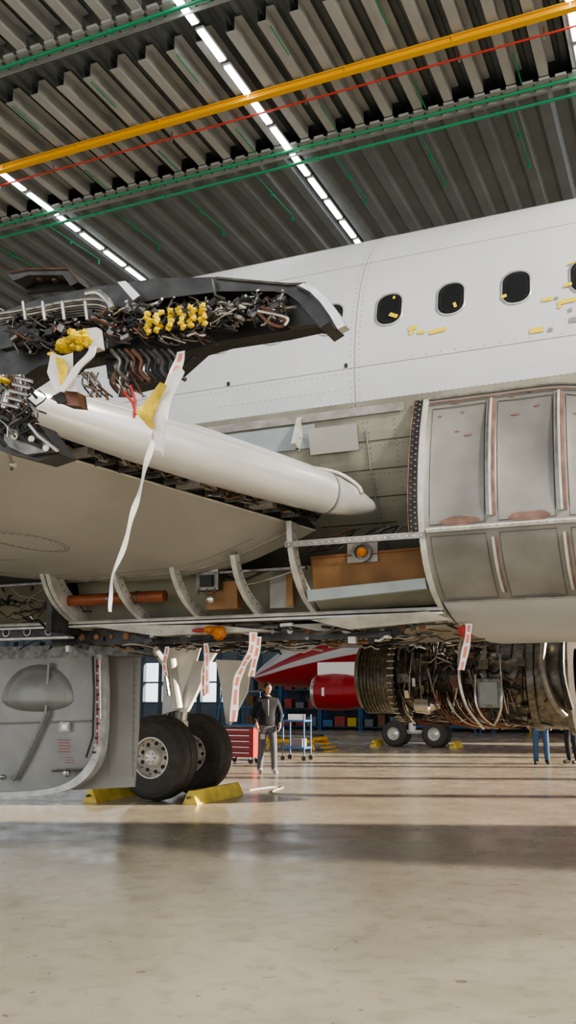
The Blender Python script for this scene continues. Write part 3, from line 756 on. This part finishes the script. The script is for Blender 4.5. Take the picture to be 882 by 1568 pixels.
b.tube(smoothpts([(EX+1.85,EY-.8,EZ+.5),(EX+1.82,EY-.88,EZ),(EX+1.9,EY-.84,EZ-.45),(EX+2.1,EY-.6,EZ-.8)]),.028,'bright',8)
b.tube(smoothpts([(EX+3.1,EY-.82,EZ+.6),(EX+3.05,EY-.95,EZ+.1),(EX+3.15,EY-.88,EZ-.35),(EX+3.3,EY-.7,EZ-.6)]),.05,'trim_steel',10)
b.tube(smoothpts([(EX+3.35,EY-.85,EZ+.6),(EX+3.33,EY-.98,EZ),(EX+3.4,EY-.8,EZ-.5)]),.045,'darkmetal',10)
for i in range(26):
    x=EX+random.uniform(1.3,2.0); b.tube(smoothpts([(x,EY-.6,EZ-.25),(x+.1,EY-.7,EZ-.5),(x+.3,EY-.6,EZ-.72),(x+.6,EY-.4,EZ-.8)]),.009,random.choice(['copper','tube_brown','bright','copper']),6)
b.lathe((EX+1.05,EY-.55,EZ-.45),(1,0,0),[(0,.02),(0,.13),(.22,.15),(.25,.10),(.4,.06)],'bright',16)
b.lathe((EX+1.75,EY-.7,EZ-.1),(0,-1,0),[(0,.1),(.08,.1),(.08,.01)],'copper',16)
b.done('uncowled_engine',AC)
# ------------------------------------------------------------------ streamers
def streamer(pts,w,tw=.4,mats=('stream_w','stream_r')):
    b=MB(); b.ribbon(pts,w,(.92,.4,0),mats,tw); return b.done('warning_streamer')
streamer(pp([(277,538),(266,575),(250,615),(240,640),(236,665)],2.95),.042,.5)
streamer(pp([(238,655),(228,700),(212,755),(198,810),(178,868),(169,905),(170,937)],2.96),(.028,.015),.9,('stream_w','stream_w'))
b=MB(); 
b.sheet([pp([(258,575),(276,560),(283,570)],2.90),pp([(240,612),(258,600),(262,612)],2.91),pp([(232,640),(248,632),(256,645)],2.89),pp([(238,690),(246,690),(250,700)],2.91)],'stream_w')
b.sheet([pp([(245,585),(256,590)],2.87),pp([(222,615),(245,612)],2.89),pp([(208,632),(234,640)],2.87),pp([(228,655),(236,658)],2.88)],'yellow')
b.done('protective_bag')
streamer([SY(u,v,7.1) for u,v in((388,968),(384,1000),(372,1020),(362,1050),(357,1105))],.065)
streamer([SY(u,v,7.12) for u,v in((396,975),(392,1005),(384,1036))],.055)
streamer([SY(u,v,7.2) for u,v in((315,985),(317,1020),(316,1062))],.045)
streamer([SY(u,v,7.2) for u,v in((318,1000),(312,1030),(311,1066))],.04)
streamer([SY(u,v,7.3) for u,v in((718,955),(715,985),(706,1026))],.055)
streamer([SY(u,v,7.3) for u,v in((256,990),(252,1015),(254,1035))],.04)
# ------------------------------------------------------------------ chocks, cable
def chock(x,y,L,name='wheel_chock'):
    b=MB(); z=.19
    b.prism([(x-.12,y-L/2,0),(x+.12,y-L/2,0),(x+.10,y-L/2,.05),(x+.03,y-L/2,z),(x-.03,y-L/2,z),(x-.10,y-L/2,.05)],(0,L,0),'chockyellow')
    b.tube([(x-.0,y-L/2-.02,.1),(x,y-L/2-.08,.1)],.02,'darkmetal',6)
    b.done(name)
chock(-6.78,12.75,1.5); chock(-8.26,12.4,1.5)
b=MB(); b.tube(smoothpts([(-6.9,14.2,.008),(-6.8,14.8,.008),(-6.6,14.9,.008),(-6.5,14.3,.008),(-6.3,13.9,.008),(-5.9,14.0,.008)]),.008,'stream_w',6); b.done('power_cable')
# ------------------------------------------------------------------ people
def person(name,loc,face,h,top,bottom,shoe,pose='stand',lookup=0):
    root=empty(name,loc); root.rotation_euler=(0,0,face)
    k=h/1.76
    J={'pel':(0,0,.96),'sp':(0,.01,1.13),'ch':(0,.01,1.32),'nk':(0,.01,1.47),'nk2':(0,-.005,1.55)}
    for s,n in((1,'R'),(-1,'L')):
        fw=-.10 if (pose=='walk' and s>0) else (.12 if pose=='walk' else 0)
        J['hip'+n]=(s*.095,0,.90); J['kn'+n]=(s*.115,-.03+fw*.6,.50); J['an'+n]=(s*.125,.03+fw,.10); J['he'+n]=(s*.125,.03+fw,.05); J['to'+n]=(s*.145,-.15+fw,.04)
        J['sh'+n]=(s*.185,.015,1.41); J['el'+n]=(s*.285,.06,1.14)
        J['wr'+n]=(s*.235,-.08,.96) if pose!='down' else (s*.27,-.03,.90)
    R={'pel':(.155,.115),'sp':(.145,.105),'ch':(.165,.115),'nk':(.075,.07),'nk2':(.058,.06)}
    for n in'RL': R.update({'hip'+n:(.10,.10),'kn'+n:(.072,.072),'an'+n:(.062,.062),'he'+n:(.05,.05),'to'+n:(.042,.035),'sh'+n:(.078,.078),'el'+n:(.056,.056),'wr'+n:(.040,.040)})
    E=[('pel','sp'),('sp','ch'),('ch','nk'),('nk','nk2')]
    for n in'RL': E+=[('pel','hip'+n),('hip'+n,'kn'+n),('kn'+n,'an'+n),('an'+n,'he'+n),('he'+n,'to'+n),('ch','sh'+n),('sh'+n,'el'+n),('el'+n,'wr'+n)]
    ks=list(J); me=bpy.data.meshes.new(name+'_skel'); me.from_pydata([V(J[q])*k for q in ks],[(ks.index(a),ks.index(c)) for a,c in E],[])
    ob=bpy.data.objects.new(name+'_tmp',me); bpy.context.collection.objects.link(ob)
    md=ob.modifiers.new('s','SKIN')
    if not me.skin_vertices: 
        bpy.context.view_layer.objects.active=ob
        bpy.ops.mesh.customdata_skin_add()
    for i,q in enumerate(ks):
        sv=me.skin_vertices[0].data[i]; sv.radius=(R[q][0]*k,R[q][1]*k); sv.use_root=(q=='pel')
    sb=ob.modifiers.new('u','SUBSURF'); sb.levels=2; sb.render_levels=2
    dg=bpy.context.evaluated_depsgraph_get(); m2=bpy.data.meshes.new_from_object(ob.evaluated_get(dg))
    bpy.data.objects.remove(ob)
    m2.materials.clear()
    for q in(top,bottom,shoe,'skin'): m2.materials.append(M[q])
    for p in m2.polygons:
        c=p.center/k; p.use_smooth=True
        p.material_index=0 if (c.z>.93 or abs(c.x)>.21 and c.z>.85) else (1 if c.z>.10 else 2)
        if c.z>1.50: p.material_index=3
    body=bpy.data.objects.new('body',m2); bpy.context.collection.objects.link(body); body.parent=root
    b=MB(); rows=[]; hc=V((0,-.015,1.655))*k
    for i in range(15):
        t=pi*i/14; row=[]
        for j in range(20):
            a=2*pi*j/20; x=.076*sin(t)*cos(a); y=.098*sin(t)*sin(a); z=.118*cos(t)
            if z<0: x*=1-.35*(-z/.118); y*=1-.18*(-z/.118) 
            if z<-.02 and y>0: y*=.75
            row.append(hc+V((x,y,z))*k)
        rows.append(row)
    b.sheet(rows,'skin',True)
    b.add([hc+V(q)*k for q in((-.012,-.094,.015),(.012,-.094,.015),(.017,-.095,-.028),(-.017,-.095,-.028),(0,-.125,-.024),(0,-.10,.02))],[(0,5,4,3),(5,1,2,4),(3,4,2)],'skin')
    for s in(1,-1):
        b.blob(hc+V((s*.03,-.088,.008))*k,(.013*k,.008*k,.008*k),'white',8,6); b.blob(hc+V((s*.03,-.094,.008))*k,(.006*k,.005*k,.006*k),'dark',8,6)
        b.box(hc+V((s*.03,-.094,.028))*k,(.034*k,.008*k,.006*k),'hair'); b.blob(hc+V((s*.077,.005,-.005))*k,(.010*k,.020*k,.032*k),'skin',8,6)
    b.tube([hc+V((-.022,-.088,-.055))*k,hc+V((0,-.094,-.057))*k,hc+V((.022,-.088,-.055))*k],.004*k,'redplastic',6)
    hr=[]
    for i in range(9):
        t=.62*pi*i/8; row=[]
        for j in range(20):
            a=2*pi*j/20; f=1 if sin(a)>-.2 else 1-.38*min(1,(-sin(a)-.2)/.5)
            tt=t*f; row.append(hc+V((.084*sin(tt)*cos(a),.106*sin(tt)*sin(a)+.004,.126*cos(tt)))*k)
        hr.append(row)
    b.sheet(hr,'hair',True)
    ho=b.done('head',root,60,org=hc); ho.rotation_euler=(-lookup,0,.25)
    b=MB()
    for s,n in((1,'R'),(-1,'L')):
        w=V(J['wr'+n])*k; d=V((-s*.15,-.35,-.92)).normalized(); sd=V((0,-1,0)); sd=(sd-d*sd.dot(d)).normalized(); nn=d.cross(sd)*s
        b.tube([w-d*.03,w+d*.02,w+d*.06,w+d*.095],[.026*k,.030*k,.034*k,.028*k],'skin',10)
        for i,l in enumerate((.072,.082,.076,.058)):
            o=w+d*.085+sd*(.027-.018*i); b.tube([o,o+d*l*.45,o+d*l*.8+nn*.012,o+d*l+nn*.03],[.0095,.009,.008,.006],'skin',7)
        o=w+d*.03+sd*.028; b.tube([o,o+d*.03+sd*.022,o+d*.06+sd*.026],[.012,.011,.008],'skin',7)
    b.done('hands',root)
    b=MB()
    b.tube([V((.07*cos(a),.01+.065*sin(a),1.50+.015*sin(a)))*k for a in [2*pi*i/16 for i in range(17)]],.016*k,top,8)
    b.tube([V((0,-.098,1.44))*k,V((0,-.112,1.30))*k,V((0,-.105,1.12))*k],.005*k,'midmetal',6)
    b.tube([V((.165*cos(a),.005+.125*sin(a),.955))*k for a in [2*pi*i/20 for i in range(21)]],.014*k,top,8)
    b.box(V((-.11,-.08,.72))*k,(.09*k,.03*k,.10*k),bottom); b.box(V((.11,-.08,.74))*k,(.08*k,.03*k,.10*k),bottom)
    b.done('jacket_trim',root)
    return root
person('man_in_dark_jacket',(-8.06,17.4,0),math.radians(35),1.80,'cloth_dark','trouser','shoe_w','walk',.2)
person('man_in_jeans',(-3.38,22.4,0),math.radians(10),1.78,'cloth_dark','jeans','shoe','down')
person('mechanic_in_overalls',(-2.75,22.9,0),math.radians(-40),1.76,'cloth_dark','cloth_dark','shoe','down')
# ------------------------------------------------------------------ background equipment
b=MB(); cx,cy=-9.9,20.0
b.box((cx,cy,.48),(.78,.5,.66),'redplastic'); b.box((cx,cy,.83),(.82,.54,.04),'darkmetal')
for i in range(5): b.box((cx,cy-.26,.22+i*.13),(.70,.02,.11),'red'); b.box((cx,cy-.28,.25+i*.13),(.6,.02,.015),'bright')
for sx in(-.3,.3):
    for sy in(-.18,.18): b.tube([(cx+sx,cy+sy-.02,.07),(cx+sx,cy+sy+.02,.07)],.07,'tyre',12); b.box((cx+sx,cy+sy,.13),(.06,.06,.06),'bright')
b.done('tool_cabinet')
b=MB(); cx,cy=-9.15,21.5
for z in(.3,.95): b.box((cx,cy,z),(.6,.5,.04),'blue')
for sx in(-.28,.28):
    for sy in(-.22,.22): b.tube([(cx+sx,cy+sy,.08),(cx+sx,cy+sy,1.1)],.02,'blue',8); b.tube([(cx+sx,cy+sy-.02,.06),(cx+sx,cy+sy+.02,.06)],.06,'tyre',12)
b.box((cx,cy,1.04),(.35,.3,.14),'bright'); b.box((cx+.05,cy,.42),(.3,.3,.2),'greytape'); b.done('utility_cart')
def stand(cx,cy,w,h,col,name='maintenance_stand'):
    b=MB()
    for sx in(-w/2,w/2):
        for sy in(-.5,.5): b.tube([(cx+sx,cy+sy,.02),(cx+sx*.8,cy+sy*.8,h)],.035,col,8)
        b.tube([(cx+sx,cy-.5,.35),(cx+sx,cy+.5,.35)],.03,col,8)
    for z in(.3,h*.6): 
        for sy in(-.5,.5): b.tube([(cx-w/2,cy+sy,z),(cx+w/2,cy+sy,z)],.03,col,8)
    b.box((cx,cy,h),(w*.9,.9,.05),'midmetal')
    for i in range(4): b.box((cx+w/2+.12*i,cy,h*(1-i/4)-.1),(.2,.7,.03),col)
    b.done(name)
stand(-10.9,25.6,1.5,.42,'craneyellow'); stand(-19,38.5,2.4,1.8,'blue'); stand(-10,39.5,3,1.5,'blue'); stand(-22.5,30,2.0,2.6,'blue'); stand(-25.5,33,2.5,2.3,'craneyellow'); stand(-5,39.5,2.6,1.2,'craneyellow')
b=MB()
for i in range(12):
    x=-21+i*2.1
    for sx in(0,2.0):
        for yy in(42.4,43.2): b.tube([(x+sx,yy,0),(x+sx,yy,2.9)],.04,'blue',6)
    for z in(.15,1.0,1.9,2.8): b.box((x+1,42.8,z),(2.0,.8,.05),'wallframe')
    for z in(.18,1.03,1.93):
        for j in range(3):
            w_=random.uniform(.3,.55); h_=random.uniform(.25,.6); b.box((x+.35+j*.62,42.7,z+h_/2),(w_,.5,h_),random.choice(['wall','brown','greytape','redplastic','blue','darkmetal','rib','tape']))
b.done('storage_rack')
# second aircraft (red/white)
BA=empty('red_white_airliner')
b=MB(); by=33
SEC=[(-15.9,.03,2.30),(-15.6,.28,2.36),(-15.0,.55,2.52),(-14.0,.90,2.80),(-12.6,1.28,3.12),(-11,1.6,3.42),(-9,1.88,3.66),(-6,2.05,3.8),(8,2.05,3.8)]
SEC=[(p.x,p.y,p.z) for p in smoothpts([V(s) for s in SEC],3)]
def ring2(s,a0,a1,n=24): return [V((s[0],by-s[1]*sin(a0+(a1-a0)*i/n),s[2]-s[1]*cos(a0+(a1-a0)*i/n))) for i in range(n+1)]
b.sheet([ring2(s,-1.35,1.35) for s in SEC],'red'); b.sheet([ring2(s,1.35,1.55,3) for s in SEC],'skin_white'); b.sheet([ring2(s,1.55,1.8,3) for s in SEC],'red')
b.sheet([ring2(s,1.8,2*pi-1.35) for s in SEC],'skin_white'); b.done('fuselage',BA)
def nac(x,y,z,s,name):
    b=MB(); P=[(.35,.05),(.35,.66),(.05,.70),(0,.76),(.05,.82,'bright'),(.18,.86,'bright'),(.9,.92),(1.5,.88),(2.6,.66),(2.6,.5),(2.2,.45,'bright'),(3.3,.28,'bright'),(3.6,.03,'bright')]
    b.lathe((x,y,z),(1,0,0),[(p[0]*s*1.15,p[1]*s)+tuple(p[2:]) for p in P],'red',36)
    b.box((x+1.3*s,y,z+1.05*s),(2.2*s,.3,.8*s),'white'); b.box((x+.75*s,y-.91*s,z),(.08,.03,.4*s),'white'); b.done(name,BA)
nac(-11.5,28.6,1.70,.66,'engine_nacelle')
b=MB(); b.prism([(-10.8,28.0,3.1),(-4,34,3.2),(-1,34,3.2),(-8.0,26.5,3.5),(-9.6,26.5,3.5)],(0,0,.16),'skin_white'); b.done('wing',BA)
b=MB()
for x in(-8.8,-7.5):
    for dy in(-.25,.25):
        b.lathe((x,28.8+dy,.4),(0,1,0),[(-.14,.2),(-.15,.33),(-.1,.39),(0,.4),(.1,.39),(.15,.33),(.14,.2)],'tyre',28)
        b.lathe((x,28.8+dy,.4),(0,-1,0),[(.14,.2),(.15,.19),(.06,.14),(.1,.06),(.12,.005)],'hub',20)
    b.tube([(x,28.55,.4),(x,29.05,.4)],.05,'geargrey',8)
b.tube([(-8.8,28.8,.45),(-7.5,28.8,.45)],.07,'geargrey',10); b.tube([(-8.3,28.8,.45),(-8.2,28.8,3.3)],.12,'white',12)
b.prism([(-8.6,28.6,1.0),(-7.8,28.6,1.1),(-7.7,28.6,2.0),(-8.7,28.6,2.0)],(0,.05,0),'white')
b.done('landing_gear',BA)
nac(-6.6,28.2,1.45,.95,'engine_nacelle_inner')
chock(-9.45,28.8,.9); chock(-6.9,28.8,.9)
# ------------------------------------------------------------------ light
w=bpy.data.worlds.new('sky'); bpy.context.scene.world=w; w.use_nodes=True
bg=w.node_tree.nodes['Background']; bg.inputs[0].default_value=(.89,.94,1,1); bg.inputs[1].default_value=2.05
sd=bpy.data.lights.new('sun','SUN'); sd.energy=15; sd.angle=math.radians(.6); sd.color=(1,.86,.66)
so=bpy.data.objects.new('sun',sd); bpy.context.collection.objects.link(so)
el=math.radians(13); to=V((.937*cos(el),.35*cos(el),sin(el))); so.rotation_euler=to.to_track_quat('Z','Y').to_euler(); so.location=(30,10,20)
ad=bpy.data.lights.new('added_leading_edge_light','AREA'); ad.energy=2200; ad.size=1.2; ad.color=(1,.93,.80)  # extra out-of-view lamp, added to brighten the wing leading edge
ao=bpy.data.objects.new('added_leading_edge_light',ad); bpy.context.collection.objects.link(ao); ao.location=(7.5,1.5,10.5)
ao.rotation_euler=(V((7.5,1.5,10.5))-V((-3,5.5,3))).to_track_quat('Z','Y').to_euler()
# ------------------------------------------------------------------ camera
cd=bpy.data.cameras.new('camera'); co=bpy.data.objects.new('camera',cd); bpy.context.collection.objects.link(co)
cd.sensor_fit='VERTICAL'; cd.sensor_height=36; cd.lens=1400/1568*36; cd.clip_end=400
co.location=(0,0,EYE); co.rotation_euler=(pi/2+PITCH,0,YAW)
bpy.context.scene.camera=co
try: bpy.context.scene.view_settings.look='AgX - Medium High Contrast'
except Exception: pass
